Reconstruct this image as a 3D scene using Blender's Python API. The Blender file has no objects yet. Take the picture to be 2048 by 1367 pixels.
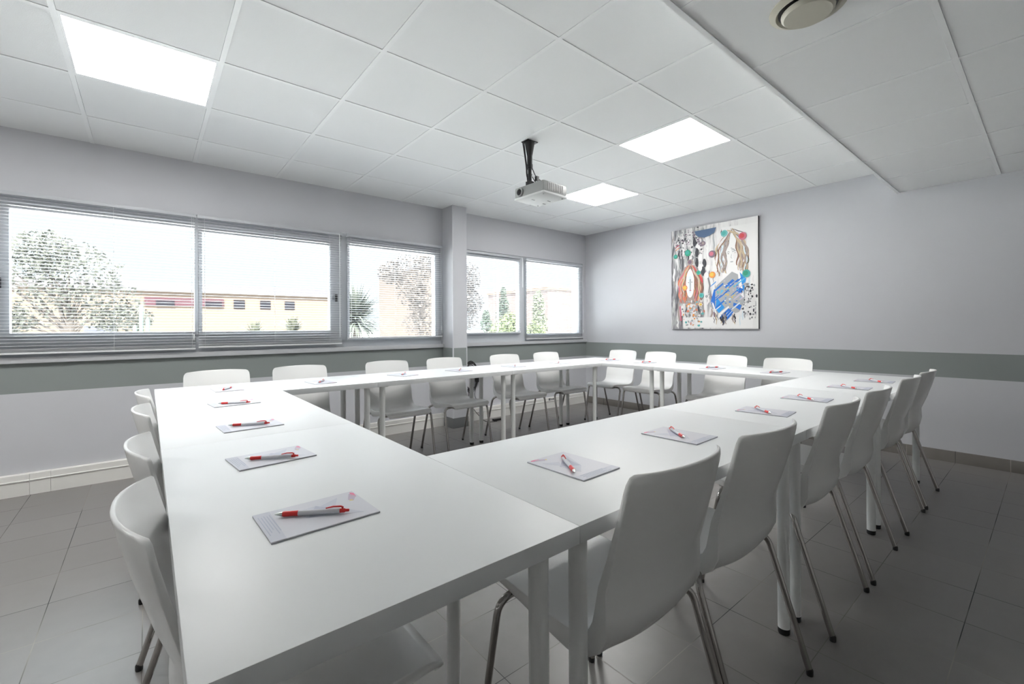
import bpy, bmesh, math, random
from mathutils import Vector, Matrix
random.seed(7)
S = bpy.context.scene
COL = S.collection
R = math.radians
# ---------------------------------------------------------------- camera
EYE = 1.11
cd = bpy.data.cameras.new('camera')
cam = bpy.data.objects.new('camera', cd); COL.objects.link(cam)
cd.sensor_width = 36.0; cd.lens = 36 * 890.6 / 2048.0
cd.shift_y = -(683.5 - 653.6) / 2048.0
cd.clip_start = 0.02; cd.clip_end = 400
yaw, roll = R(50.71), R(-0.315)
fw = Vector((math.cos(yaw), math.sin(yaw), 0)); rt0 = Vector((math.sin(yaw), -math.cos(yaw), 0)); up0 = Vector((0, 0, 1))
rt = rt0 * math.cos(roll) + up0 * math.sin(roll); up = -rt0 * math.sin(roll) + up0 * math.cos(roll)
m3 = Matrix((rt, up, -fw)).transposed()
cam.matrix_world = Matrix.Translation((0, 0, EYE)) @ m3.to_4x4()
S.camera = cam
# ---------------------------------------------------------------- view, world, sun
S.view_settings.view_transform = 'Standard'; S.view_settings.look = 'None'
S.view_settings.exposure = 0.82; S.view_settings.gamma = 1.0; S.view_settings.use_curve_mapping = False
W = bpy.data.worlds.new('sky'); S.world = W; W.use_nodes = True
nt = W.node_tree; nt.nodes.clear()
wo = nt.nodes.new('ShaderNodeOutputWorld'); bg = nt.nodes.new('ShaderNodeBackground')
tc = nt.nodes.new('ShaderNodeTexCoord'); sp = nt.nodes.new('ShaderNodeSeparateXYZ')
cr = nt.nodes.new('ShaderNodeValToRGB')
cr.color_ramp.elements[0].position = 0.24; cr.color_ramp.elements[0].color = (0.215, 0.233, 0.252, 1)
cr.color_ramp.elements[1].position = 0.68; cr.color_ramp.elements[1].color = (3.5, 3.75, 4.15, 1)
nt.links.new(tc.outputs['Generated'], sp.inputs[0]); nt.links.new(sp.outputs['Z'], cr.inputs[0])
nt.links.new(cr.outputs[0], bg.inputs[0]); bg.inputs[1].default_value = SKY = 2.8
nt.links.new(bg.outputs[0], wo.inputs[0])
sd = bpy.data.lights.new('sun', 'SUN'); sd.energy = 32.0; sd.angle = R(1.5); sd.color = (1.0, 0.95, 0.88)
sun = bpy.data.objects.new('sun', sd); COL.objects.link(sun)
sun.rotation_euler = Vector((0.35, 0.75, -0.75)).to_track_quat('-Z', 'Y').to_euler()
PANEL = 16.0      # brightness of the ceiling light panels

# ---------------------------------------------------------------- materials
def rgb(c): return (c[0], c[1], c[2], 1.0)
def mat(name, col, rough=0.5, metal=0.0, spec=0.5, noise=0.0, nscale=8.0, bump=0.0, bscale=200.0, coat=0.0):
    m = bpy.data.materials.new(name); m.use_nodes = True
    n = m.node_tree; b = n.nodes['Principled BSDF']
    b.inputs['Base Color'].default_value = rgb(col); b.inputs['Roughness'].default_value = rough
    b.inputs['Metallic'].default_value = metal; b.inputs['Specular IOR Level'].default_value = spec
    if coat: b.inputs['Coat Weight'].default_value = coat; b.inputs['Coat Roughness'].default_value = 0.08
    if noise or bump:
        t = n.nodes.new('ShaderNodeTexCoord')
    if noise:
        q = n.nodes.new('ShaderNodeTexNoise'); q.inputs['Scale'].default_value = nscale; q.inputs['Detail'].default_value = 6
        n.links.new(t.outputs['Object'], q.inputs['Vector'])
        r = n.nodes.new('ShaderNodeMapRange'); r.inputs[1].default_value = 0.3; r.inputs[2].default_value = 0.7
        r.inputs[3].default_value = 1 - noise; r.inputs[4].default_value = 1 + noise
        n.links.new(q.outputs['Fac'], r.inputs[0])
        v = n.nodes.new('ShaderNodeVectorMath'); v.operation = 'SCALE'; v.inputs[0].default_value = col[:3]
        n.links.new(r.outputs[0], v.inputs['Scale']); n.links.new(v.outputs[0], b.inputs['Base Color'])
    if bump:
        q = n.nodes.new('ShaderNodeTexNoise'); q.inputs['Scale'].default_value = bscale; q.inputs['Detail'].default_value = 3
        n.links.new(t.outputs['Object'], q.inputs['Vector'])
        u = n.nodes.new('ShaderNodeBump'); u.inputs['Strength'].default_value = bump; u.inputs['Distance'].default_value = 0.002
        n.links.new(q.outputs['Fac'], u.inputs['Height']); n.links.new(u.outputs[0], b.inputs['Normal'])
    return m
def emis(name, col, s):
    m = bpy.data.materials.new(name); m.use_nodes = True; n = m.node_tree; n.nodes.clear()
    e = n.nodes.new('ShaderNodeEmission'); o = n.nodes.new('ShaderNodeOutputMaterial')
    e.inputs[0].default_value = rgb(col); e.inputs[1].default_value = s; n.links.new(e.outputs[0], o.inputs[0]); return m
M = dict(
    ceil=mat('ceiling_tile', (0.80, 0.81, 0.81), 0.9, noise=0.015, nscale=1.2, bump=0.25, bscale=260),
    tbar=mat('ceiling_bar', (0.82, 0.83, 0.83), 0.55),
    gap=mat('ceiling_gap', (0.06, 0.06, 0.06), 0.9),
    black=mat('black_plastic', (0.012, 0.012, 0.013), 0.45),
    cable=mat('black_cable', (0.015, 0.015, 0.016), 0.5),
    alu=mat('window_aluminium', (0.48, 0.50, 0.53), 0.42, 0.0),
    blind=mat('blind_metal', (0.70, 0.71, 0.72), 0.35, 0.0),
    cord=mat('blind_cord', (0.75, 0.76, 0.77), 0.7),
    wand=mat('clear_rod', (0.85, 0.87, 0.88), 0.15),
    sill=mat('sill_paint', (0.50, 0.51, 0.53), 0.45),
    table=mat('white_laminate', (0.77, 0.785, 0.79), 0.40, spec=0.4, noise=0.008, nscale=3),
    tleg=mat('white_painted_steel', (0.80, 0.81, 0.80), 0.35),
    shell=mat('white_polypropylene', (0.87, 0.87, 0.86), 0.26, spec=0.45, bump=0.04, bscale=900),
    pad=mat('grey_support_plastic', (0.42, 0.42, 0.42), 0.5),
    chrome=mat('chrome', (0.45, 0.43, 0.41), 0.08, 1.0),
    trunk=mat('white_pvc_trunking', (0.78, 0.77, 0.74), 0.4),
    skirt_dark=mat('dark_grey_skirting', (0.16, 0.165, 0.17), 0.5),
    paper=mat('coated_paper', (0.62, 0.62, 0.67), 0.4),
    card=mat('grey_cardboard', (0.33, 0.34, 0.36), 0.8),
    lav=mat('pale_lavender_print', (0.54, 0.55, 0.62), 0.45),
    lav2=mat('lavender_print', (0.44, 0.45, 0.55), 0.45),
    ink=mat('grey_print', (0.42, 0.45, 0.55), 0.5),
    pink=mat('pink_print', (0.75, 0.16, 0.30), 0.45),
    mauve=mat('mauve_print', (0.50, 0.42, 0.52), 0.45),
    yellow=mat('yellow_print', (0.85, 0.65, 0.10), 0.45),
    red=mat('red_pen_plastic', (0.72, 0.03, 0.03), 0.28),
    pen=mat('white_pen_plastic', (0.68, 0.68, 0.72), 0.25),
    tip=mat('pen_tip_metal', (0.62, 0.66, 0.62), 0.25, 0.8),
    proj=mat('projector_plastic', (0.27, 0.28, 0.275), 0.45),
    projb=mat('projector_base_plastic', (0.60, 0.61, 0.61), 0.7),
    lens=mat('lens_glass', (0.01, 0.01, 0.012), 0.05),
    vent=mat('vent_beige', (0.50, 0.48, 0.40), 0.5),
    lampframe=mat('lamp_frame', (0.80, 0.81, 0.81), 0.5),
    lamp=emis('lamp_diffuser', (1.0, 0.985, 0.96), PANEL),
    handle=mat('dark_handle', (0.05, 0.05, 0.055), 0.4),
    edge=mat('canvas_edge', (0.015, 0.015, 0.02), 0.6),
    guard=mat('corner_bead', (0.62, 0.63, 0.66), 0.4),
)
def wallmat(name, band):
    m = bpy.data.materials.new(name); m.use_nodes = True; n = m.node_tree; b = n.nodes['Principled BSDF']
    b.inputs['Roughness'].default_value = 0.62; b.inputs['Specular IOR Level'].default_value = 0.3
    t = n.nodes.new('ShaderNodeTexCoord'); s = n.nodes.new('ShaderNodeSeparateXYZ')
    n.links.new(t.outputs['Object'], s.inputs[0])
    g = n.nodes.new('ShaderNodeMath'); g.operation = 'GREATER_THAN'; g.inputs[1].default_value = band[0]
    l = n.nodes.new('ShaderNodeMath'); l.operation = 'LESS_THAN'; l.inputs[1].default_value = band[1]
    mu = n.nodes.new('ShaderNodeMath'); mu.operation = 'MULTIPLY'
    for a in (g, l): n.links.new(s.outputs['Z'], a.inputs[0])
    n.links.new(g.outputs[0], mu.inputs[0]); n.links.new(l.outputs[0], mu.inputs[1])
    mx = n.nodes.new('ShaderNodeMix'); mx.data_type = 'RGBA'
    mx.inputs[6].default_value = (0.56, 0.565, 0.595, 1); mx.inputs[7].default_value = (0.255, 0.28, 0.275, 1)
    n.links.new(mu.outputs[0], mx.inputs[0])
    q = n.nodes.new('ShaderNodeTexNoise'); q.inputs['Scale'].default_value = 2.5; q.inputs['Detail'].default_value = 5
    n.links.new(t.outputs['Object'], q.inputs['Vector'])
    r = n.nodes.new('ShaderNodeMapRange'); r.inputs[3].default_value = 0.97; r.inputs[4].default_value = 1.03
    n.links.new(q.outputs['Fac'], r.inputs[0])
    v = n.nodes.new('ShaderNodeVectorMath'); v.operation = 'SCALE'
    n.links.new(mx.outputs[2], v.inputs[0]); n.links.new(r.outputs[0], v.inputs['Scale'])
    n.links.new(v.outputs[0], b.inputs['Base Color'])
    q2 = n.nodes.new('ShaderNodeTexNoise'); q2.inputs['Scale'].default_value = 350
    n.links.new(t.outputs['Object'], q2.inputs['Vector'])
    u = n.nodes.new('ShaderNodeBump'); u.inputs['Strength'].default_value = 0.12; u.inputs['Distance'].default_value = 0.002
    n.links.new(q2.outputs['Fac'], u.inputs['Height']); n.links.new(u.outputs[0], b.inputs['Normal'])
    return m
M['wall'] = wallmat('wall_paint', (0.682, 0.882))
def tilemat(name, x0, y0, p, col, groutw=0.0028, rough=0.33, skirt=False):
    m = bpy.data.materials.new(name); m.use_nodes = True; n = m.node_tree; b = n.nodes['Principled BSDF']
    b.inputs['Roughness'].default_value = rough; b.inputs['Specular IOR Level'].default_value = 0.5
    t = n.nodes.new('ShaderNodeTexCoord'); s = n.nodes.new('ShaderNodeSeparateXYZ'); n.links.new(t.outputs['Object'], s.inputs[0])
    def math_(op, a, bb=None):
        k = n.nodes.new('ShaderNodeMath'); k.operation = op
        for i, v in enumerate((a, bb)):
            if v is None: continue
            if isinstance(v, (int, float)): k.inputs[i].default_value = v
            else: n.links.new(v, k.inputs[i])
        return k.outputs[0]
    gs = []; cells = []
    for ax, o in (('X', x0), ('Y', y0)):
        if skirt and ax == 'X': continue
        a = math_('DIVIDE', math_('SUBTRACT', s.outputs[ax], o), p)
        f = math_('FRACT', a); d = math_('MINIMUM', f, math_('SUBTRACT', 1.0, f))
        gs.append(math_('LESS_THAN', d, groutw / p / 2 * 1.0)); cells.append(math_('FLOOR', a))
    g = gs[0] if len(gs) == 1 else math_('MAXIMUM', gs[0], gs[1])
    cb = n.nodes.new('ShaderNodeCombineXYZ'); n.links.new(cells[0], cb.inputs[0])
    if len(cells) > 1: n.links.new(cells[1], cb.inputs[1])
    wn = n.nodes.new('ShaderNodeTexWhiteNoise'); n.links.new(cb.outputs[0], wn.inputs[0])
    nz = n.nodes.new('ShaderNodeTexNoise'); nz.inputs['Scale'].default_value = 14; nz.inputs['Detail'].default_value = 8
    n.links.new(t.outputs['Object'], nz.inputs['Vector'])
    val = math_('ADD', math_('MULTIPLY', math_('SUBTRACT', wn.outputs[0], 0.5), 0.10), math_('ADD', math_('MULTIPLY', math_('SUBTRACT', nz.outputs['Fac'], 0.5), 0.22), 1.0))
    v = n.nodes.new('ShaderNodeVectorMath'); v.operation = 'SCALE'; v.inputs[0].default_value = col; n.links.new(val, v.inputs['Scale'])
    mx = n.nodes.new('ShaderNodeMix'); mx.data_type = 'RGBA'; n.links.new(g, mx.inputs[0]); n.links.new(v.outputs[0], mx.inputs[6])
    # grout is dark in places and pale in others
    n2 = n.nodes.new('ShaderNodeTexNoise'); n2.inputs['Scale'].default_value = 1.7; n.links.new(t.outputs['Object'], n2.inputs['Vector'])
    r = n.nodes.new('ShaderNodeValToRGB'); r.color_ramp.elements[0].position = 0.45; r.color_ramp.elements[0].color = (0.035, 0.035, 0.037, 1)
    r.color_ramp.elements[1].position = 0.60; r.color_ramp.elements[1].color = ((0.30, 0.28, 0.25, 1) if not skirt else (0.4, 0.37, 0.33, 1))
    n.links.new(n2.outputs['Fac'], r.inputs[0]); n.links.new(r.outputs[0], mx.inputs[7]); n.links.new(mx.outputs[2], b.inputs['Base Color'])
    rr = math_('ADD', math_('MULTIPLY', g, 0.4), math_('ADD', rough - 0.06, math_('MULTIPLY', nz.outputs['Fac'], 0.12)))
    n.links.new(rr, b.inputs['Roughness'])
    u = n.nodes.new('ShaderNodeBump'); u.inputs['Strength'].default_value = 0.25; u.inputs['Distance'].default_value = 0.002
    hh = math_('SUBTRACT', math_('MULTIPLY', nz.outputs['Fac'], 0.3), math_('MULTIPLY', g, 1.0))
    n.links.new(hh, u.inputs['Height']); n.links.new(u.outputs[0], b.inputs['Normal'])
    return m
M['floor'] = tilemat('floor_tile', -0.02, 0.22, 0.2965, (0.205, 0.195, 0.188))
M['skirt'] = tilemat('skirting_tile', 0, 0.22, 0.2965, (0.20, 0.185, 0.17), 0.004, 0.4, skirt=True)
def glassmat():
    m = bpy.data.materials.new('window_glass'); m.use_nodes = True; n = m.node_tree; n.nodes.clear()
    o = n.nodes.new('ShaderNodeOutputMaterial'); mx = n.nodes.new('ShaderNodeMixShader')
    tr = n.nodes.new('ShaderNodeBsdfTransparent'); gl = n.nodes.new('ShaderNodeBsdfGlossy'); fr = n.nodes.new('ShaderNodeFresnel')
    tr.inputs[0].default_value = (0.95, 0.97, 0.96, 1); gl.inputs['Roughness'].default_value = 0.02; fr.inputs[0].default_value = 1.3
    n.links.new(fr.outputs[0], mx.inputs[0]); n.links.new(tr.outputs[0], mx.inputs[1]); n.links.new(gl.outputs[0], mx.inputs[2])
    n.links.new(mx.outputs[0], o.inputs[0]); return m
M['glass'] = glassmat()

# ---------------------------------------------------------------- mesh helpers
def box(bm, lo, hi, mi=0, bev=0.0):
    r = bmesh.ops.create_cube(bm, size=1.0)
    vs = r['verts']
    for v in vs:
        v.co = Vector([lo[i] + (v.co[i] + .5) * (hi[i] - lo[i]) for i in range(3)])
    fs = list({f for v in vs for f in v.link_faces})
    for f in fs: f.material_index = mi
    if bev > 0:
        es = list({e for v in vs for e in v.link_edges})
        rr = bmesh.ops.bevel(bm, geom=es, offset=bev, segments=2, profile=0.6, affect='EDGES')
        for f in rr['faces']: f.material_index = mi
def tube(bm, pts, r, seg=12, mi=0, cap=True, closed=False):
    pts = [Vector(p) for p in pts]; n = len(pts)
    rs = r if isinstance(r, (list, tuple)) else [r] * n
    rings = []; prev = None
    for i, p in enumerate(pts):
        if closed: t = pts[(i + 1) % n] - pts[(i - 1) % n]
        else: t = pts[min(i + 1, n - 1)] - pts[max(i - 1, 0)]
        t.normalize()
        if prev is None:
            a = Vector((0, 0, 1)) if abs(t.z) < 0.9 else Vector((1, 0, 0))
            x = t.cross(a).normalized()
        else:
            x = (prev - t * prev.dot(t)).normalized()
        prev = x; y = t.cross(x)
        rings.append([bm.verts.new(p + (x * math.cos(2 * math.pi * k / seg) + y * math.sin(2 * math.pi * k / seg)) * rs[i]) for k in range(seg)])
    last = n if closed else n - 1
    for i in range(last):
        a, b = rings[i], rings[(i + 1) % n]
        for k in range(seg):
            f = bm.faces.new((a[k], a[(k + 1) % seg], b[(k + 1) % seg], b[k])); f.material_index = mi; f.smooth = True
    if cap and not closed:
        f = bm.faces.new(list(reversed(rings[0]))); f.material_index = mi
        f = bm.faces.new(rings[-1]); f.material_index = mi
def disc_poly(bm, pts, z0, z1, mi=0):
    b0 = [bm.verts.new((x, y, z0)) for x, y in pts]; b1 = [bm.verts.new((x, y, z1)) for x, y in pts]
    n = len(pts)
    f = bm.faces.new(list(reversed(b0))); f.material_index = mi
    f = bm.faces.new(b1); f.material_index = mi
    for i in range(n):
        f = bm.faces.new((b0[i], b0[(i + 1) % n], b1[(i + 1) % n], b1[i])); f.material_index = mi
def obj(name, bm, mats, parent=None, kind=None, sharp=35):
    bmesh.ops.recalc_face_normals(bm, faces=bm.faces)
    me = bpy.data.meshes.new(name); bm.to_mesh(me); bm.free()
    for m in (mats if isinstance(mats, (list, tuple)) else [mats]): me.materials.append(M[m] if isinstance(m, str) else m)
    if sharp:
        for f in me.polygons: f.use_smooth = True
        me.set_sharp_from_angle(angle=R(sharp))
    o = bpy.data.objects.new(name, me); COL.objects.link(o)
    if parent: o.parent = parent
    if kind: o['kind'] = kind
    return o
def BM(): return bmesh.new()
def thing(name, label, cat, loc=(0, 0, 0), rz=0, group=None):
    o = bpy.data.objects.new(name, None); COL.objects.link(o); o.empty_display_size = 0.1
    o.location = loc; o.rotation_euler = (0, 0, rz); tag(o, label, cat, group); return o
def tag(o, label, cat, group=None):
    o['label'] = label; o['category'] = cat
    if group: o['group'] = group
    return o
def kids(o): return [c for c in bpy.data.objects if c.parent == o]
def dup(root, loc, rz, label=None, group=None):
    def cp(o, par):
        c = o.copy(); COL.objects.link(c); c.parent = par
        for k in kids(o): 
            if k != c: cp(k, c)
        return c
    ch = kids(root); r = root.copy(); COL.objects.link(r); r.location = loc; r.rotation_euler = (0, 0, rz)
    for k in ch: cp(k, r)
    if label: r['label'] = label
    if group: r['group'] = group
    return r
def bxobj(name, lo, hi, m, parent=None, kind=None, bev=0.0):
    bm = BM(); box(bm, lo, hi, 0, bev); return obj(name, bm, m, parent, kind)

# ---------------------------------------------------------------- the room
CZ = 2.454; XW = 5.02; YW = 4.41; XL = -2.4; YB = -2.4; T = 0.22; LZ = 2.25; YS = 0.85
bxobj('floor', (XL - T, YB - T, -0.12), (XW + T, YW + T, 0.0), 'floor', kind='structure')
WZ0, WZ1 = 0.90, 2.03
bm = BM()
box(bm, (XL - T, YW, 0), (XW + T, YW + T, WZ0))
box(bm, (XL - T, YW, WZ1), (XW + T, YW + T, 2.75))
box(bm, (XL - T, YW, WZ0), (-1.60, YW + T, WZ1))
box(bm, (2.575, YW, WZ0), (2.80, YW + T, WZ1))
box(bm, (4.955, YW, WZ0), (XW + T, YW + T, WZ1))
obj('wall_window', bm, 'wall', kind='structure')
bxobj('wall_right', (XW, YB - T, 0), (XW + T, YW, 2.75), 'wall', kind='structure')
M['wall2'] = mat('bounce_wall_white', (0.80, 0.80, 0.80), 0.7)  # unseen walls, made paler than the others to bounce light into the room
bxobj('wall_left', (XL - T, YB - T, 0), (XL, YW, 2.75), 'wall2', kind='structure')
bxobj('wall_back', (XL, YB - T, 0), (XW, YB, 2.75), 'wall2', kind='structure')
# pillar with corner beads and dark plinth
bm = BM(); box(bm, (2.595, 4.195, 0), (2.775, YW, CZ)); obj('wall_pillar', bm, 'wall', kind='structure')
bm = BM()
for x in (2.595, 2.775):
    box(bm, (x - 0.003, 4.192, 0.11), (x + 0.003, 4.200, CZ))
    s = -1 if x < 2.7 else 1
for (x0, x1) in ((2.5915, 2.603), (2.767, 2.7785)): box(bm, (x0, 4.1915, 0.11), (x1, 4.205, 0.885))
obj('trim_1', bm, 'guard', kind='structure')
bm = BM(); box(bm, (2.585, 4.185, 0), (2.785, YW, 0.11), bev=0.002); obj('baseboard_pillar', bm, 'skirt_dark', kind='structure')
bm = BM(); box(bm, (XW - 0.010, YB, 0), (XW, YW, 0.092), bev=0.002); obj('baseboard_right', bm, 'skirt', kind='structure')
# ceiling: backing slab, tiles, bars
GX0, GY0, P = -0.304, 2.671, 0.6
lights_on = {(0, 0), (5, -2), (6, 0), (-3, 0)}  # last cell is an unseen panel added to brighten the left side
tiles = BM(); back = BM(); bars = BM()
def ceil_patch(x0, x1, y0, y1, z, holes):
    box(back, (x0, y0, z + 0.03), (x1, y1, z + 0.05))
    i0 = math.floor((x0 - GX0) / P); i1 = math.ceil((x1 - GX0) / P); j0 = math.floor((y0 - GY0) / P); j1 = math.ceil((y1 - GY0) / P)
    for i in range(i0, i1):
        for j in range(j0, j1):
            if (i, j) in holes: continue
            ax, bx = max(x0, GX0 + i * P + 0.0122), min(x1, GX0 + i * P + P - 0.0122)
            ay, by = max(y0, GY0 + j * P + 0.0122), min(y1, GY0 + j * P + P - 0.0122)
            if bx - ax < 0.02 or by - ay < 0.02: continue
            dz = random.uniform(0.0, 0.0016)
            box(tiles, (ax, ay, z + 0.0010 + dz), (bx, by, z + 0.03))
    for i in range(i0, i1 + 1):
        x = GX0 + i * P
        if x0 < x < x1: box(bars, (x - 0.0114, y0, z - 0.0006), (x + 0.0114, y1, z + 0.03))
    for j in range(j0, j1 + 1):
        y = GY0 + j * P
        if y0 < y < y1: box(bars, (x0, y - 0.0114, z - 0.0004), (x1, y + 0.0114, z + 0.03))
ceil_patch(XL, XW, YS + 0.02, YW, CZ, lights_on)
ceil_patch(XL, XW, YB, YS, LZ, lights_on)
box(tiles, (XL, YS, LZ - 0.004), (XW, YS + 0.02, CZ + 0.05))      # upstand between the two levels
box(tiles, (XL - T, YB - T, 2.75), (XW + T, YW + T, 2.85))         # slab above
obj('ceiling', tiles, 'ceil', kind='structure', sharp=None)
obj('ceiling_backing', back, 'gap', kind='structure', sharp=None); bpy.data.objects['ceiling_backing'].name = 'ceiling.002'
obj('trim_2', bars, 'tbar', kind='structure', sharp=None)

# light panels
lab = {(0, 0): 'large square glowing light panel at upper left of the ceiling', (5, -2): 'square glowing light panel right of the projector, nearer one',
       (6, 0): 'square glowing light panel just behind the projector, farthest one'}
for (i, j) in sorted(lights_on):
    z = CZ if GY0 + j * P > YS else LZ
    x, y = GX0 + i * P, GY0 + j * P
    if y + P < YB or x < XL: continue
    t = thing('ceiling_light', lab.get((i, j), 'added fill light panel in the ceiling, out of view to the left'), 'ceiling light', (x + P / 2, y + P / 2, z), 0, 'square light panels in the tiled ceiling')
    h = P / 2
    bm = BM(); f = 0.021; zz = 0.003
    for a in ((-h + .009, -h + .009, h - .009, -h + f), (-h + .009, h - f, h - .009, h - .009), (-h + .009, -h + f, -h + f, h - f), (h - f, -h + f, h - .009, h - f)):
        box(bm, (a[0], a[1], 0.0), (a[2], a[3], 0.02))
    obj('frame', bm, 'lampframe', t)
    bxobj('diffuser', (-h + f, -h + f, 0.003), (h - f, h - f, 0.02), 'lamp', t)

# round air vent in the lowered ceiling
t = thing('round_air_vent', 'round beige air vent in the lowered ceiling at top right', 'vent', (1.835, 0.56, LZ))
def ring(bm, r0, r1, z0, z1, n=48):
    v = []
    for k in range(n):
        a = 2 * math.pi * k / n; c, s = math.cos(a), math.sin(a)
        v.append([bm.verts.new((r * c, r * s, z)) for r, z in ((r0, z0), (r1, z0 if False else z1), (r1, z1 + 0.004), (r0, z0 + 0.004))])
    for k in range(n):
        a, b = v[k], v[(k + 1) % n]
        for q in range(4): bm.faces.new((a[q], a[(q + 1) % 4], b[(q + 1) % 4], b[q]))
bm = BM(); ring(bm, 0.098, 0.120, -0.012, -0.003); ring(bm, 0.092, 0.099, -0.004, -0.014); obj('flange', bm, 'vent', t)
bm = BM(); tube(bm, [(0, 0, -0.03), (0, 0, -0.022), (0, 0, -0.015), (0, 0, -0.010)], [0.074, 0.082, 0.083, 0.078], 48); obj('valve_disc', bm, 'vent', t)
bm = BM(); tube(bm, [(0, 0, -0.006), (0, 0, 0.0)], 0.092, 40); obj('throat', bm, 'black', t)

# trunking along the window wall, split by the pillar
def trunk(x0, x1, name, joints, label):
    t = thing(name, label, 'cable trunking')
    bm = BM(); y = YW - 0.001
    prof = [(y, 0.0), (y - 0.030, 0.0), (y - 0.030, 0.093), (y - 0.036, 0.096), (y - 0.036, 0.101), (y - 0.030, 0.104), (y - 0.030, 0.140), (y - 0.026, 0.145), (y, 0.145)]
    xs = [x0] + [j for j in joints if x0 < j < x1] + [x1]
    for a, b in zip(xs[:-1], xs[1:]):
        A = [bm.verts.new((a + 0.0008, p[0], p[1])) for p in prof]; B_ = [bm.verts.new((b - 0.0008, p[0], p[1])) for p in prof]
        for k in range(len(prof)): bm.faces.new((A[k], A[(k + 1) % len(prof)], B_[(k + 1) % len(prof)], B_[k]))
        bm.faces.new(A); bm.faces.new(list(reversed(B_)))
    obj('trunking_cover', bm, 'trunk', t, sharp=30)
    return t
trunk(XL, 2.583, 'cable_trunking', [-0.62, -0.52, 1.2], 'white plastic cable trunking low on window wall, left of pillar')
tr = trunk(2.787, XW - 0.012, 'cable_trunking', [], 'white plastic cable trunking low on window wall, right of pillar')
bm = BM()
box(bm, (4.22, YW - 0.034, 0.106), (4.255, YW - 0.029, 0.136), 0)
for k in range(3): box(bm, (4.27 + k * 0.03, YW - 0.034, 0.108), (4.29 + k * 0.03, YW - 0.029, 0.130), 0)
obj('socket_modules', bm, 'skirt_dark', tr)

# ---------------------------------------------------------------- windows
# each: (x0, x1, [glass panes (x0,x1,z0,z1)])
FY0, FY1 = YW + 0.015, YW + 0.075
def window(name, x0, x1, z0, z1, panes, label_handle=()):
    bm = BM()
    xs = sorted(panes)
    # frame as boxes around the panes
    box(bm, (x0, FY0, z0), (x1, FY1, xs[0][2] - 0.0)); box(bm, (x0, FY0, xs[0][3]), (x1, FY1, z1))
    cur = x0
    for a, b, c, d in xs:
        box(bm, (cur, FY0, xs[0][2]), (a, FY1, xs[0][3])); cur = b
        if c > xs[0][2] + .001: box(bm, (a, FY0, xs[0][2]), (b, FY1, c))
    box(bm, (cur, FY0, xs[0][2]), (x1, FY1, xs[0][3]))
    # raised sash edges
    for a, b, c, d in xs:
        for (p, q, r_, s) in ((a - .022, a, c - .022, d + .022), (b, b + .022, c - .022, d + .022), (a, b, c - .022, c), (a, b, d, d + .022)):
            box(bm, (p, FY0 - 0.012, r_), (q, FY0, s))
    w = obj(name, bm, 'alu', kind='structure')
    for a, b, c, d in xs:
        bxobj('glass_pane', (a - .005, FY0 + 0.028, c - .005), (b + .005, FY0 + 0.032, d + .005), 'glass', w)
    for hx, hz in label_handle:
        bm = BM(); box(bm, (hx - .010, FY0 - 0.030, hz - .035), (hx + .010, FY0 - 0.0125, hz + .035), bev=.002)
        box(bm, (hx - .016, FY0 - 0.034, hz + .008), (hx + .004, FY0 - 0.030, hz + .022))
        obj('window_handle', bm, 'handle', w)
    return w
window('window_1', -1.60, 1.485, WZ0, WZ1, [(-1.50, -0.80, 1.085, 1.915), (-0.713, 0.296, 1.085, 1.915), (0.346, 1.356, 1.085, 1.90)], ((-0.757, 1.42), (1.412, 1.40)))
window('window_2', 1.485, 2.575, WZ0, WZ1, [(1.543, 2.50, 1.01, 1.92)])
window('window_3', 2.80, 3.80, WZ0, WZ1, [(2.88, 3.735, 1.045, 1.945)], ())
window('window_4', 3.80, 4.955, WZ0, WZ1, [(3.861, 4.875, 1.02, 1.968)])
bm = BM()
box(bm, (-1.60, YW - 0.028, 0.884), (2.592, YW + 0.02, 0.925), bev=.004); box(bm, (2.778, YW - 0.028, 0.884), (XW, YW + 0.02, 0.925), bev=.004)
obj('trim_3', bm, 'sill', kind='structure')

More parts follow.
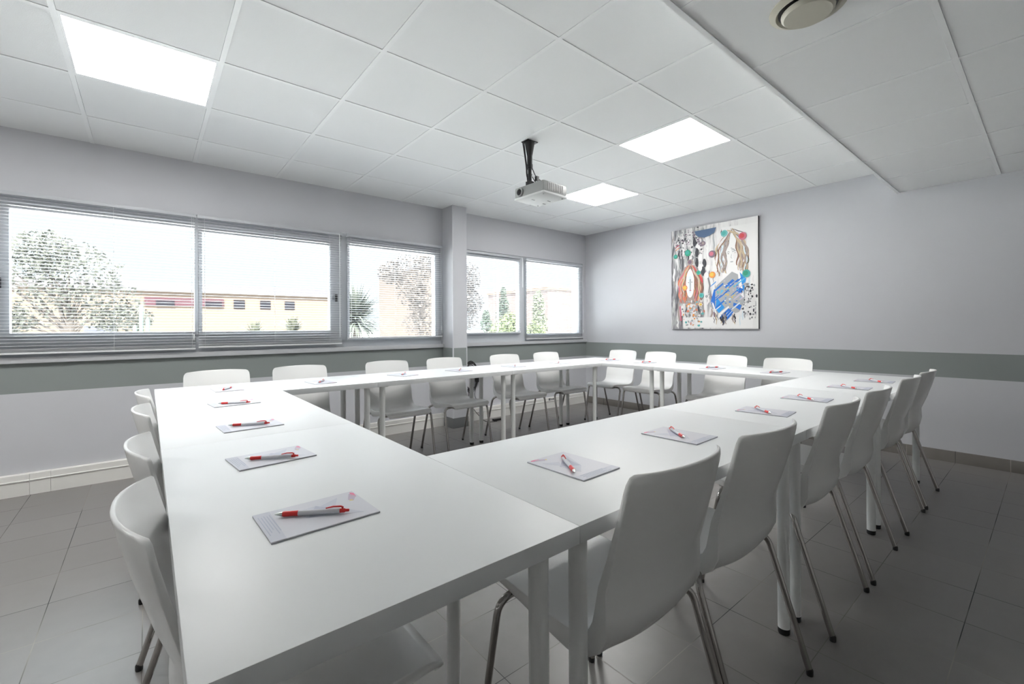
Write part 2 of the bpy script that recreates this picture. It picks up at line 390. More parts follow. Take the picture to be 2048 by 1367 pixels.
# ---------------------------------------------------------------- venetian blinds
def blind(x0, x1, zb, zt, label, stack, cords, wand=None, yc=4.362, hook=None):
    t = thing('venetian_blind', label, 'blind', ((x0 + x1) / 2, yc, 0), 0, 'aluminium venetian blinds on the window wall')
    h = (x1 - x0) / 2
    bm = BM(); box(bm, (-h, -0.014, zt - 0.024), (h, 0.014, zt), bev=.001)
    box(bm, (-h - .002, -0.016, zt - 0.026), (-h + 0.012, 0.016, zt + .004)); box(bm, (h - 0.012, -0.016, zt - 0.026), (h + .002, 0.016, zt + .004))
    obj('headrail', bm, 'alu', t)
    bm = BM(); z = zt - 0.045; zs = []
    low = zb + 0.02 + stack * 0.0042
    while z > low: zs.append(z); z -= 0.0222
    for k in range(stack): zs.append(zb + 0.018 + k * 0.0042)
    for z in zs:
        j = random.uniform(-.0005, .0005); tl = random.uniform(-.0006, .0006); n = 4
        rows = []
        for q in range(n + 1):
            yy = -0.0125 + 0.025 * q / n; cz = 0.0018 * (1 - (2 * q / n - 1) ** 2)
            rows.append((bm.verts.new((-h + 0.004, yy, z + cz + j + tl * 2 * q / n)), bm.verts.new((h - 0.004, yy, z + cz + j + tl * 2 * q / n))))
        top = []
        for a, b in rows: top.append((bm.verts.new(a.co + Vector((0, 0, .0003))), bm.verts.new(b.co + Vector((0, 0, .0003)))))
        for q in range(n):
            bm.faces.new((rows[q][0], rows[q][1], rows[q + 1][1], rows[q + 1][0])); bm.faces.new((top[q][0], top[q + 1][0], top[q + 1][1], top[q][1]))
        bm.faces.new((rows[0][0], rows[0][1], top[0][1], top[0][0])); bm.faces.new((rows[n][1], rows[n][0], top[n][0], top[n][1]))
    obj('slats', bm, 'blind', t, sharp=60)
    bxobj('bottom_rail', (-h + 0.004, -0.012, zb), (h - 0.004, 0.012, zb + 0.013), 'blind', t, bev=.002)
    for c in cords:
        cx = c - (x0 + x1) / 2
        bm = BM()
        for yy in (-0.0135, 0.0135): tube(bm, [(cx, yy, zb - 0.002), (cx, yy, zt - 0.02)], 0.0008, 5)
        zz = zt - 0.05
        while zz > low: tube(bm, [(cx, -0.0135, zz), (cx, 0.0135, zz)], 0.0005, 4); zz -= 0.0222
        obj('ladder_cord', bm, 'cord', t)
    if wand:
        cx = wand[0] - (x0 + x1) / 2
        bm = BM(); tube(bm, [(cx, -0.022, wand[1]), (cx, -0.022, zt - 0.03), (cx, -0.012, zt - 0.012)], 0.0035, 8); obj('tilt_wand', bm, 'wand', t)
    if hook:
        cx = hook - (x0 + x1) / 2
        bm = BM(); tube(bm, [(cx, -0.02, zt - 0.02), (cx + .001, -0.022, zb + 0.12)], 0.0009, 5); box(bm, (cx - .004, -.026, zb + 0.075), (cx + .004, -.018, zb + 0.12), bev=.001); obj('pull_cord', bm, 'cord', t)
    return t
blind(-1.58, 0.300, 0.945, 2.022, 'half-lowered grey venetian blind over the leftmost window panes', 5, (-1.3, -0.755, -0.19, 0.275), None, hook=0.285)
blind(0.312, 1.452, 0.955, 2.022, 'grey venetian blind with a white rod at its right end, second from left', 4, (0.36, 0.87, 1.34), (1.425, 1.02))
blind(1.500, 2.560, 1.005, 2.022, 'grey venetian blind over the pane just left of pillar', 1, (1.54, 2.00, 2.50), None, hook=2.535)
blind(2.830, 3.720, 1.035, 2.012, 'thin venetian blind over the pane just right of pillar', 2, (2.90, 3.30, 3.68), (3.745, 1.62), yc=4.375)
blind(3.815, 4.915, 0.948, 2.005, 'thin venetian blind over the pane in the far corner', 2, (3.90, 4.40, 4.84), None, yc=4.375, hook=4.90)

# ---------------------------------------------------------------- tables
TZ = 0.734; TH = 0.034
def make_table():
    t = thing('meeting_table', '', 'table', (0, 0, 0), 0, 'white tables set in a closed rectangle')
    bm = BM(); box(bm, (-0.5995, -0.2995, TZ - TH), (0.5995, 0.2995, TZ), bev=0.0012); obj('tabletop', bm, 'table', t)
    for sx in (-1, 1):
        for sy in (-1, 1):
            x, y = sx * 0.545, sy * 0.243
            bm = BM(); tube(bm, [(x, y, 0.022), (x, y, TZ - TH - 0.004)], 0.0195, 24)
            l = obj('leg', bm, 'tleg', t)
            bm = BM(); tube(bm, [(x, y, 0.0), (x, y, 0.004), (x, y, 0.022)], [0.0175, 0.0195, 0.0195], 24); obj('foot', bm, 'black', l)
            bm = BM(); tube(bm, [(x, y, TZ - TH - 0.006), (x, y, TZ - TH)], 0.045, 20); obj('mounting_plate', bm, 'tleg', l)
    return t
TBL = [((0.33, 1.17), 90, 'white table in the left row nearest the camera, two notepads on it'),
       ((0.33, 2.37), 90, 'white table in the left row between the nearest table and window row'),
       ((0.63, 3.27), 0, 'white table under windows at the left end of the window row'),
       ((1.83, 3.27), 0, 'white table in the middle of the window row'),
       ((3.03, 3.27), 0, 'white table of the window row nearest the room corner, right of pillar'),
       ((3.93, 2.97), 90, 'white table by painting wall, nearer the room corner'),
       ((3.93, 1.77), 90, 'white table by painting wall, ending at the right-hand row'),
       ((3.63, 0.87), 0, 'white table at the far end of the right-hand row near the wall'),
       ((2.43, 0.87), 0, 'white table in the middle of the right-hand row'),
       ((1.23, 0.87), 0, 'white table of right-hand row butting against the nearest left table')]
t0 = make_table()
rt_ = random.Random(3)
for k, ((x, y), a, lb) in enumerate(TBL):
    o = t0 if k == 0 else dup(t0, (0, 0, 0), 0)
    o.location = (x, y, 0); o.rotation_euler = (0, 0, R(a)); o['label'] = lb

# ---------------------------------------------------------------- chairs
# stations of the moulded shell: y, z of the middle, half width, forward bow of edges, flange depth
ST = [(0.160, 0.412, 0.168, 0.0, .006), (0.168, 0.426, 0.180, 0.0, .008), (0.162, 0.440, 0.188, 0.0, .012), (0.137, 0.449, 0.191, 0.002, .018), (0.08, 0.450, 0.192, .003, .026), (0.01, 0.445, 0.192, .004, .034),
      (-0.07, 0.438, 0.192, .004, .044), (-0.13, 0.436, 0.193, .006, .052), (-0.175, 0.439, 0.194, .014, .054), (-0.208, 0.452, 0.194, .024, .050), (-0.232, 0.478, 0.194, .032, .042), (-0.247, 0.514, 0.194, .038, .032),
      (-0.262, 0.571, 0.194, .043, .022), (-0.290, 0.645, 0.194, .046, .015), (-0.317, 0.735, 0.194, .047, .012), (-0.330, 0.787, 0.193, .047, .010), (-0.334, 0.805, 0.190, .047, .009), (-0.337, 0.818, 0.182, .047, .009), (-0.339, 0.8235, 0.171, .045, .008)]
US = [-1, -.975, -.93, -.86, -.76, -.62, -.46, -.3, -.15, 0, .15, .3, .46, .62, .76, .86, .93, .975, 1]
def shell():
    bm = BM(); NU = len(US) - 1; inn = []; out = []
    n = len(ST)
    for i, (y, z, hw, bow, D) in enumerate(ST):
        a = ST[max(i - 1, 0)]; b = ST[min(i + 1, n - 1)]
        t = Vector((0, b[0] - a[0], b[1] - a[1])).normalized()
        nn = Vector((0, t.z, -t.y))
        if nn.y < 0 and nn.z < 0: nn = -nn
        if i == 0: nn = Vector((0, 0.95, 0.3)).normalized()
        ri = []; ro = []
        for k, u in enumerate(US):
            bv = nn if z < 0.45 else (nn * (0.60 - z) / 0.15 + Vector((0, 1, -0.12)) * (z - 0.45) / 0.15 if z < 0.60 else Vector((0, 1, -0.12)))
            p = Vector((hw * u, y, z)) + bv * (bow * abs(u) ** 2.3)
            c_ = min(D, .0075 if i < 6 or i > 11 else .8 * D)
            q = p - nn * (c_ + (D - c_) * abs(u) ** 9); q.x *= 1.0 - 0.010 * (abs(u) ** 4)
            ri.append(bm.verts.new(p)); ro.append(bm.verts.new(q))
        inn.append(ri); out.append(ro)
    for i in range(n - 1):
        for k in range(NU):
            bm.faces.new((inn[i][k], inn[i][k + 1], inn[i + 1][k + 1], inn[i + 1][k]))
            bm.faces.new((out[i][k], out[i + 1][k], out[i + 1][k + 1], out[i][k + 1]))
        bm.faces.new((inn[i][0], inn[i + 1][0], out[i + 1][0], out[i][0])); bm.faces.new((inn[i][NU], out[i][NU], out[i + 1][NU], inn[i + 1][NU]))
    for i in (0, n - 1):
        for k in range(NU): bm.faces.new((inn[i][k], out[i][k], out[i][k + 1], inn[i][k + 1]))
    bmesh.ops.recalc_face_normals(bm, faces=bm.faces)
    es = [e for e in bm.edges if len(e.link_faces) == 2 and e.calc_face_angle() > R(50)]
    bmesh.ops.bevel(bm, geom=es, offset=0.0022, segments=2, profile=0.5, affect='EDGES')
    return bm
def arc_path(pts, rad, n=6):
    pts = [Vector(p) for p in pts]; out = [pts[0]]
    for i in range(1, len(pts) - 1):
        a = (pts[i - 1] - pts[i]); b = (pts[i + 1] - pts[i]); r = min(rad, a.length * .49, b.length * .49)
        p0 = pts[i] + a.normalized() * r; p1 = pts[i] + b.normalized() * r
        for k in range(n + 1):
            s = k / n; out.append(p0 * (1 - s) ** 2 + pts[i] * 2 * s * (1 - s) + p1 * s * s)
    out.append(pts[-1]); return out
def make_chair():
    t = thing('stacking_chair', '', 'chair', (0, 0, 0), 0, 'white plastic chairs around the meeting tables')
    o = obj('seat_shell', shell(), 'shell', t, sharp=50)
    for s in (-1, 1):
        for (yt, yb, zt) in ((0.075, 0.155, 0.418), (-0.195, -0.322, 0.408)):
            bm = BM(); pts = arc_path([(s * 0.226, yb, 0.012), (s * 0.224, yt, zt), (s * 0.10, yt + (0.0 if yt > 0 else 0.05), zt + 0.002)], 0.045, 8)
            tube(bm, pts, 0.0098, 14); l = obj('leg', bm, 'chrome', t)
            v = (pts[0] - pts[1]).normalized(); bm = BM(); p = pts[0]
            tube(bm, [(p.x, p.y, 0.0), (p.x, p.y, 0.005), p + Vector((0, 0, 0.004)), p - v * 0.006], [0.0098, 0.0108, 0.0106, 0.0101], 12); obj('foot_glide', bm, 'black', l)
    bm = BM()
    tube(bm, [(-0.105, 0.075, 0.420), (0.105, 0.075, 0.420)], 0.0098, 12); tube(bm, [(-0.105, -0.145, 0.405), (0.105, -0.145, 0.405)], 0.0098, 12)
    for s in (-1, 1): tube(bm, [(s * 0.10, 0.075, 0.420), (s * 0.10, -0.145, 0.407)], 0.0085, 12)
    obj('under_frame', bm, 'chrome', t)
    for s in (-1, 1):
        bm = BM(); disc_poly(bm, [(s * 0.045, 0.050), (s * 0.135, 0.050), (s * 0.125, 0.125), (s * 0.055, 0.125)], 0.402, 0.444); obj('support_block', bm, 'pad', t)
    return t
CH = [
 # left row (x = back side), facing +x
 ((0.297, 0.972), -90, 'white chair at the left side of the tables, nearest the camera'),
 ((0.297, 1.478), -90, 'white chair on the left side, second from the camera'),
 ((0.297, 2.120), -90, 'white chair on the left side, third from the camera'),
 ((0.297, 2.665), -90, 'white chair on the left side, farthest one, next to window row'),
 # window row, facing -y
 ((0.375, 3.385), 180, 'white chair under window, leftmost of the window row'),
 ((0.90, 3.385), 180, 'white chair under window, second from the left in window row'),
 ((1.60, 3.385), 180, 'white chair in window row, third from left, under the middle blind'),
 ((2.18, 3.385), 180, 'white chair in window row directly in front of the pillar'),
 ((2.90, 3.385), 180, 'white chair in window row just right of pillar and black cables'),
 ((3.50, 3.385), 180, 'white chair in window row nearest the room corner'),
 # painting wall, facing -x
 ((4.18, 3.33), 90, 'white chair against painting wall nearest the room corner'),
 ((4.16, 2.81), 90, 'white chair against painting wall, second from the corner'),
 ((4.10, 2.04), 90, 'white chair against painting wall, below the painting\'s right half'),
 ((4.04, 1.49), 90, 'white chair against painting wall, right of painting'),
 # right row, facing +y
 ((0.912, 0.825), 0, 'largest white chair seen from behind, first of the right row'),
 ((1.402, 0.825), 0, 'white chair seen from behind, second of the right row'),
 ((2.085, 0.825), 0, 'white chair seen from behind, third of the right row'),
 ((2.620, 0.825), 0, 'white chair seen from behind, fourth of the right row'),
 ((3.325, 0.825), 0, 'white chair seen from behind, fifth of the right row'),
 ((3.845, 0.825), 0, 'white chair seen from behind, last of the right row by wall')]
c0 = make_chair()
for k, ((x, y), a, lb) in enumerate(CH):
    o = c0 if k == 0 else dup(c0, (0, 0, 0), 0)
    o.location = (x, y, 0); o.rotation_euler = (0, 0, R(a + rt_.uniform(-1.2, 1.2))); o['label'] = lb

# ---------------------------------------------------------------- notepads and pens
def make_pad():
    t = thing('notepad', '', 'notepad', (0, 0, 0), 0, 'notepads laid out in front of the chairs')
    bm = BM(); box(bm, (-0.074, -0.1, 0.0), (0.074, 0.1, 0.0016)); obj('backing_card', bm, 'card', t, sharp=None)
    bm = BM(); box(bm, (-0.074, -0.1, 0.0016), (0.074, 0.1, 0.0034)); obj('pages', bm, 'paper', t, sharp=None)
    bm = BM(); z0, z1 = 0.0034, 0.0036
    disc_poly(bm, [(-0.03, -0.055), (0.012, -0.02), (-0.04, 0.01)], z0, z1, 0)
    disc_poly(bm, [(0.012, -0.02), (0.03, 0.06), (-0.04, 0.01)], z0, z1, 1)
    disc_poly(bm, [(0.030, 0.06), (0.055, 0.075), (0.012, -0.02)], z0, z1, 0)
    disc_poly(bm, [(-0.03, 0.012), (-0.055, 0.06), (-0.01, 0.04)], z0, z1, 0)
    disc_poly(bm, [(-0.074, -0.1), (0.074, -0.1), (0.074, -0.075), (-0.074, -0.07)], z0, z1 - .0001, 0)
    obj('cover_print', bm, ['lav', 'lav2'], t, sharp=None)
    bm = BM(); z0, z1 = 0.0035, 0.0037
    for k in range(5): disc_poly(bm, [(-0.055 + 0.004 * (k % 2), -0.095 + k * 0.005), (0.045 - 0.012 * (k % 3), -0.095 + k * 0.005), (0.045 - 0.012 * (k % 3), -0.0935 + k * 0.005), (-0.055 + 0.004 * (k % 2), -0.0935 + k * 0.005)], z0, z1, 0)
    obj('address_lines', bm, 'ink', t, sharp=None)
    bm = BM()
    disc_poly(bm, [(-0.030, 0.074), (-0.018, 0.082), (-0.040, 0.096), (-0.062, 0.088)], z0, z1, 1)
    disc_poly(bm, [(-0.044, 0.086), (-0.036, 0.095), (-0.060, 0.098), (-0.068, 0.092)], z0, z1, 0)
    disc_poly(bm, [(-0.022, 0.074), (-0.018, 0.082), (-0.026, 0.080)], z0, z1, 2)
    obj('corner_emblem', bm, ['pink', 'mauve', 'yellow'], t, sharp=None)
    return t
def make_pen():
    t = thing('ballpoint_pen', '', 'pen', (0, 0, 0), 0, 'red and white pens on the notepads')
    r = 0.0053
    def cyl(name, m, prof):
        bm = BM(); tube(bm, [(x, 0, r + 0.0001) for x, _ in prof], [q for _, q in prof], 16); return obj(name, bm, m, t)
    cyl('tip', 'tip', [(-0.070, 0.0008), (-0.067, 0.0018), (-0.058, 0.0042), (-0.055, 0.0044)])
    cyl('grip', 'red', [(-0.055, 0.0046), (-0.052, 0.0053), (-0.040, 0.0050), (-0.028, 0.0052), (-0.026, 0.0053)])
    cyl('barrel', 'pen', [(-0.026, 0.0050), (0.0, 0.0052), (0.05, 0.0050), (0.053, 0.0048)])
    cyl('plunger', 'red', [(0.053, 0.0044), (0.062, 0.0042), (0.064, 0.0028), (0.070, 0.0027), (0.071, 0.002)])
    bm = BM(); pts = [(0.060, 0, 2 * r + .001), (0.055, 0, 2 * r + .0032), (0.040, 0, 2 * r + .0036), (0.026, 0, 2 * r + 0.0012)]
    tube(bm, pts, [0.0016, 0.0019, 0.0017, 0.0012], 8); tube(bm, [(0.058, 0, r), (0.058, 0, 2 * r + 0.002)], 0.002, 8); obj('clip', bm, 'red', t)
    return t
# (pad x, y, angle) (pen x, y, angle of tip->tail)  and what it lies in front of
PD = [((0.262, 0.943), -88, (0.252, 0.940, -31), 'left row, nearest the camera'),
      ((0.277, 1.445), -84, (0.272, 1.418, -28), 'left row, second from the camera'),
      ((0.305, 1.972), -86, (0.300, 1.965, -22), 'left row, third from the camera'),
      ((0.335, 2.615), -84, (0.330, 2.580, -22), 'left row, fourth from the camera'),
      ((0.378, 3.240), 182, (0.378, 3.227, 243), 'window row, leftmost, on corner table'),
      ((0.925, 3.225), 184, (0.926, 3.216, 58), 'window row, second from left'),
      ((1.560, 3.275), 196, (1.572, 3.285, 50), 'window row, third from left, under the middle blind'),
      ((2.085, 3.280), 186, (2.092, 3.272, 50), 'window row, in front of the pillar'),
      ((2.699, 3.280), 182, (2.699, 3.257, 50), 'window row, just right of pillar'),
      ((3.300, 3.260), 178, (3.265, 3.240, 40), 'window row, nearest the room corner'),
      ((3.975, 3.140), 88, (4.000, 3.150, 163), 'painting-wall row, nearest the room corner'),
      ((3.960, 2.680), 92, (3.985, 2.680, 172), 'painting-wall row, second from the room corner'),
      ((3.870, 1.930), 92, (3.890, 1.940, 158), 'painting-wall row, third from the room corner'),
      ((3.870, 1.420), 90, (3.850, 1.404, 158), 'painting-wall row, last before the right row'),
      ((0.888, 0.830), 2, (0.869, 0.828, 58), 'right row, in front of the largest chair'),
      ((1.410, 0.822), 2, (1.410, 0.829, 51), 'right row, second from the camera'),
      ((2.085, 0.805), 6, (2.069, 0.810, 47), 'right row, third from the camera'),
      ((2.610, 0.810), 4, (2.593, 0.811, 46), 'right row, fourth from the camera'),
      ((3.270, 0.790), 4, (3.230, 0.783, 48), 'right row, fifth from the camera'),
      ((3.755, 0.770), 4, (3.715, 0.755, 42), 'right row, last one near the wall')]
p0 = make_pad(); q0 = make_pen()
for k, ((x, y), a, (px, py, pa), w) in enumerate(PD):
    o = p0 if k == 0 else dup(p0, (0, 0, 0), 0)
    o.location = (x, y, TZ + 0.0002); o.rotation_euler = (0, 0, R(a)); o['label'] = 'notepad with lavender cover on table, ' + w
    o = q0 if k == 0 else dup(q0, (0, 0, 0), 0)
    o.location = (px, py, TZ + 0.0041); o.rotation_euler = (0, 0, R(pa)); o['label'] = 'red and white pen on notepad, ' + w

# ---------------------------------------------------------------- projector on its ceiling mount
t = thing('ceiling_projector', 'grey and white projector hanging under the black ceiling mount', 'projector', (2.168, 2.325, 2.015), R(3))
bm = BM(); box(bm, (-0.115, -0.142, 0.012), (0.125, 0.142, 0.088), bev=0.012); obj('body', bm, 'proj', t, sharp=40)
bm = BM(); box(bm, (-0.118, -0.145, 0.0), (0.128, 0.145, 0.016), bev=0.006); obj('base_cover', bm, 'projb', t)
bm = BM(); tube(bm, [(-0.113, 0.085, 0.048), (-0.122, 0.085, 0.048), (-0.126, 0.085, 0.048)], [0.034, 0.034, 0.030], 32); l = obj('lens_ring', bm, 'proj', t)
bm = BM(); tube(bm, [(-0.120, 0.085, 0.048), (-0.127, 0.085, 0.048), (-0.1285, 0.085, 0.048)], [0.022, 0.022, 0.017], 32); obj('lens', bm, 'lens', l)
bm = BM()
for k in range(9): box(bm, (-0.07 + 0.018 * k, -0.1436, 0.026), (-0.060 + 0.018 * k, -0.141, 0.078))
obj('vent_grille', bm, 'handle', t)
bm = BM(); box(bm, (-0.05, 0.03, -0.0015), (-0.02, 0.038, 0.001)); box(bm, (0.06, -0.02, -0.0015), (0.09, -0.012, 0.001)); box(bm, (0.085, 0.05, -0.0015), (0.115, 0.06, 0.001)); obj('base_slots', bm, 'black', t)
bm = BM()
for sx, sy in ((-0.09, -0.12), (0.10, -0.12), (0.10, 0.12)): tube(bm, [(sx, sy, -0.004), (sx, sy, 0.0)], 0.006, 10)
obj('screw_caps', bm, 'proj', t)
t = thing('projector_mount', 'black pole mount with cables holding projector to ceiling', 'ceiling mount', (2.155, 2.42, 0))
bm = BM(); box(bm, (-0.05, -0.035, CZ - 0.006), (0.05, 0.035, CZ - 0.0013)); tube(bm, [(0, 0, CZ - 0.006), (0, 0, CZ - 0.03), (0, 0, CZ - 0.10)], [0.036, 0.033, 0.020], 20); obj('ceiling_plate', bm, 'black', t)
bm = BM(); tube(bm, [(0, 0, CZ - 0.06), (0, 0, CZ - 0.20)], 0.019, 18); tube(bm, [(0, 0, CZ - 0.17), (0, 0, 2.13)], 0.014, 18); tube(bm, [(0, 0, CZ - 0.165), (0, 0, CZ - 0.185)], 0.022, 18); tube(bm, [(0, 0, CZ - 0.235), (0, 0, CZ - 0.245)], 0.0175, 18); obj('pole', bm, 'black', t)
bm = BM(); box(bm, (-0.022, -0.022, 2.108), (0.022, 0.022, 2.165), bev=.003)
for a in range(3):
    an = R(20 + 120 * a); tube(bm, [(0, 0, 2.125), (0.05 * math.cos(an), -0.06 + 0.05 * math.sin(an), 2.105)], 0.006, 8)
obj('tilt_head', bm, 'black', t)
bm = BM()
for k, (dx, dy) in enumerate(((-0.026, 0.016), (-0.03, 0.02), (-0.020, 0.022))):
    tube(bm, arc_path([(dx * 1.5, dy * 1.3, CZ - 0.002), (dx * 1.1, dy, CZ - 0.09), (dx * .7, dy * .7, CZ - 0.19), (dx * .7, dy * .6, CZ - 0.26), (dx * .2 + .02 * k, dy - 0.02 * k, 2.15), (0.06 + .02 * k, -0.04, 2.112)], 0.03, 5), 0.0035, 7)
tube(bm, arc_path([(0.015, -0.01, CZ - 0.19), (0.03, -0.03, 2.20), (0.065, -0.075, 2.15), (0.085, -0.10, 2.10)], 0.03, 6), 0.0032, 7)
tube(bm, arc_path([(0.010, -0.015, 2.20), (0.028, -0.035, 2.15), (0.055, -0.07, 2.11)], 0.03, 6), 0.0032, 7)
obj('cables', bm, 'cable', t)
bm = BM(); box(bm, (0.022, -0.052, 2.165), (0.044, -0.028, 2.20), bev=.002); obj('cable_plug', bm, 'black', t)

# ---------------------------------------------------------------- cables at the pillar
t = thing('cable_bundle', 'coiled black cables hanging on wall right of the pillar', 'cables', (2.93, 4.36, 0))
bm = BM(); rc = random.Random(5)
for k in range(9):
    rx = 0.095 + rc.uniform(-.02, .012); rz = 0.165 + rc.uniform(-.022, .02); cz = 0.53 + rc.uniform(-.012, .012); ph = rc.uniform(0, 6)
    pts = [(rx * math.cos(a) + 0.004 * math.sin(3 * a + ph), -0.012 - 0.004 * (k % 4) + 0.008 * math.sin(2 * a + ph), cz + rz * math.sin(a)) for a in [2 * math.pi * q / 36 for q in range(36)]]
    tube(bm, pts, 0.0033, 7, closed=True)
obj('cable_coil', bm, 'cable', t)
bm = BM(); tube(bm, arc_path([(-0.03, -0.02, 0.39), (-0.05, -0.03, 0.25), (0.05, -0.06, 0.10), (0.10, -0.16, 0.006), (0.24, -0.20, 0.006)], 0.06, 8), 0.0032, 7)
tube(bm, arc_path([(0.07, -0.02, 0.42), (0.02, -0.05, 0.30), (0.09, -0.06, 0.22), (0.14, -0.03, 0.46)], 0.06, 8), 0.0032, 7); obj('loose_cable', bm, 'cable', t)
o = bxobj('power_adapter', (3.03, YW - 0.045, 0.455), (3.12, YW - 0.001, 0.525), 'black', bev=.004); tag(o, 'black power adapter box plugged on wall beside cable coil', 'power adapter')
o = bxobj('power_strip', (3.16, 4.20, 0.0), (3.30, 4.245, 0.022), 'black', bev=.004); tag(o, 'small black power strip on floor by the window-wall trunking', 'power strip')

# ---------------------------------------------------------------- painting
# canvas on the right wall: y 3.00 (left) to 1.99 (right), z 1.075 to 2.27
py0, py1, pz0, pz1 = 2.998, 1.990, 1.076, 2.272
art = thing('abstract_painting', 'large colourful abstract canvas of two faces on the right wall', 'painting', (XW, (py0 + py1) / 2, 0))
cw = (py0 - py1) / 2
def canvasmat():
    m = bpy.data.materials.new('painted_canvas'); m.use_nodes = True; n = m.node_tree; b = n.nodes['Principled BSDF']; b.inputs['Roughness'].default_value = 0.5
    t = n.nodes.new('ShaderNodeTexCoord'); mp = n.nodes.new('ShaderNodeMapping'); mp.inputs['Scale'].default_value = (1, 9, 1.6); n.links.new(t.outputs['Object'], mp.inputs[0])
    q = n.nodes.new('ShaderNodeTexNoise'); q.inputs['Scale'].default_value = 2.2; q.inputs['Detail'].default_value = 7; q.inputs['Distortion'].default_value = .6; n.links.new(mp.outputs[0], q.inputs['Vector'])
    s = n.nodes.new('ShaderNodeSeparateXYZ'); n.links.new(t.outputs['Object'], s.inputs[0])
    r = n.nodes.new('ShaderNodeMapRange'); r.inputs[1].default_value = -0.5; r.inputs[2].default_value = 0.5; r.inputs[3].default_value = 0.20; r.inputs[4].default_value = -0.10; n.links.new(s.outputs['Y'], r.inputs[0])
    a = n.nodes.new('ShaderNodeMath'); a.operation = 'ADD'; n.links.new(q.outputs['Fac'], a.inputs[0]); n.links.new(r.outputs[0], a.inputs[1])
    c = n.nodes.new('ShaderNodeValToRGB'); e = c.color_ramp.elements; e[0].position = .30; e[0].color = (.10, .10, .11, 1); e[1].position = .60; e[1].color = (.74, .73, .72, 1)
    for p_, cc in ((.38, (.30, .29, .31, 1)), (.43, (.42, .43, .42, 1)), (.50, (.64, .62, .62, 1))): k = e.new(p_); k.color = cc
    n.links.new(a.outputs[0], c.inputs[0]); n.links.new(c.outputs[0], b.inputs['Base Color']); return m
bm = BM(); box(bm, (-0.028, -cw, pz0), (-0.001, cw, pz1), 1)
for f in bm.faces:
    f.normal_update()
    if f.normal.x < -0.9: f.material_index = 0
obj('canvas', bm, [canvasmat(), 'edge'], art, sharp=None)
def uv(x, y):      # coordinates on the canvas front in a 1000 wide by 1187 high drawing
    return (cw - x / 1000 * 2 * cw, pz1 - y / 1187 * (pz1 - pz0))
PAL = dict(white=(.78, .77, .76), pale=(.72, .68, .68), grey=(.36, .37, .38), mid=(.22, .22, .23), dark=(.03, .03, .04), plum=(.18, .12, .17), navy=(.05, .11, .22), teal=(.05, .36, .32), teal2=(.12, .42, .42),
           green=(.02, .30, .18), red=(.60, .05, .06), rose=(.55, .14, .20), coral=(.62, .20, .12), orange=(.75, .28, .06), gold=(.70, .48, .08), sand=(.52, .40, .26), olive=(.30, .27, .10), brown=(.22, .11, .07),
           taupe=(.34, .27, .25), blue=(.01, .14, .55), blue2=(.02, .26, .66), sky=(.10, .45, .68), ice=(.62, .70, .74), lilac=(.50, .45, .55))
names = list(PAL); pm = [mat('paint_' + k, PAL[k], 0.45) for k in names]
layer = [0]
def poly(bm, pts, c):
    layer[0] += 1; x = -0.0282 - 0.00001 * layer[0]
    vs = [bm.verts.new((x, *uv(*p))) for p in pts]
    f = bm.faces.new(vs); f.material_index = names.index(c); return f
def blob(bm, cx, cy, rx, ry, c, n=18, j=0.0, a0=0):
    poly(bm, [(cx + rx * (1 + rp.uniform(-j, j)) * math.cos(2 * math.pi * k / n + a0), cy + ry * (1 + rp.uniform(-j, j)) * math.sin(2 * math.pi * k / n + a0)) for k in range(n)], c)
def stroke(bm, pts, w, c):
    P_ = [Vector(p) for p in pts]; L = []; Rr = []
    for i, p in enumerate(P_):
        d = (P_[min(i + 1, len(P_) - 1)] - P_[max(i - 1, 0)]); d.normalize(); q = Vector((-d.y, d.x)); ww = w * (0.25 + 0.75 * math.sin(math.pi * (i + .35) / (len(P_) + .1)))
        L.append(p + q * ww / 2); Rr.append(p - q * ww / 2)
    layer[0] += 1; x = -0.0282 - 0.00001 * layer[0]
    a = [bm.verts.new((x, *uv(*p))) for p in L]; b = [bm.verts.new((x, *uv(*p))) for p in Rr]
    for i in range(len(a) - 1): f = bm.faces.new((a[i], a[i + 1], b[i + 1], b[i])); f.material_index = names.index(c)
def wavy(x0, y0, x1, y1, amp, n=9, ph=0.0, cur=0.0):
    out = []
    for i in range(n):
        s = i / (n - 1); out.append((x0 + (x1 - x0) * s + amp * math.sin(s * 9 + ph) + cur * math.sin(math.pi * s), y0 + (y1 - y0) * s))
    return out
rp = random.Random(11)
# loose streaks and specks of the background
bm = BM()
for k in range(90):
    x = rp.betavariate(1.1, 1.9) * 960 + 20; y = rp.uniform(20, 1100); L = rp.uniform(50, 260)
    stroke(bm, wavy(x, y, x + rp.uniform(-15, 15), min(y + L, 1180), rp.uniform(2, 9), 7, rp.uniform(0, 6)), rp.uniform(6, 26), rp.choice(['grey', 'mid', 'pale', 'white', 'plum', 'grey', 'mid', 'taupe', 'dark', 'white']))
for k in range(170):
    x = rp.uniform(60, 420); y = rp.gauss(170, 90); blob(bm, x, abs(y), rp.uniform(4, 13), rp.uniform(4, 16), rp.choice(['dark', 'mid', 'white', 'plum', 'dark', 'grey']), 7, .4)
for (x, y) in ((300, 180), (330, 300), (420, 430), (400, 520), (330, 420)): blob(bm, x, y, 22, 55, 'dark', 12, .25); blob(bm, x + 40, y + 60, 26, 40, 'white', 12, .25)
for (x, y, w, h) in ((620, 60, 380, 700), (560, 800, 60, 330), (150, 1050, 800, 130)): poly(bm, [(x, y), (x + w, y + 8), (x + w - 10, y + h), (x + 8, y + h - 10)], 'white')
for k in range(16): x = rp.uniform(640, 980); y = rp.uniform(60, 1050); stroke(bm, wavy(x, y, x, y + rp.uniform(60, 200), 3, 6), rp.uniform(6, 20), rp.choice(['pale', 'grey', 'ice', 'pale']))
bgm = bm
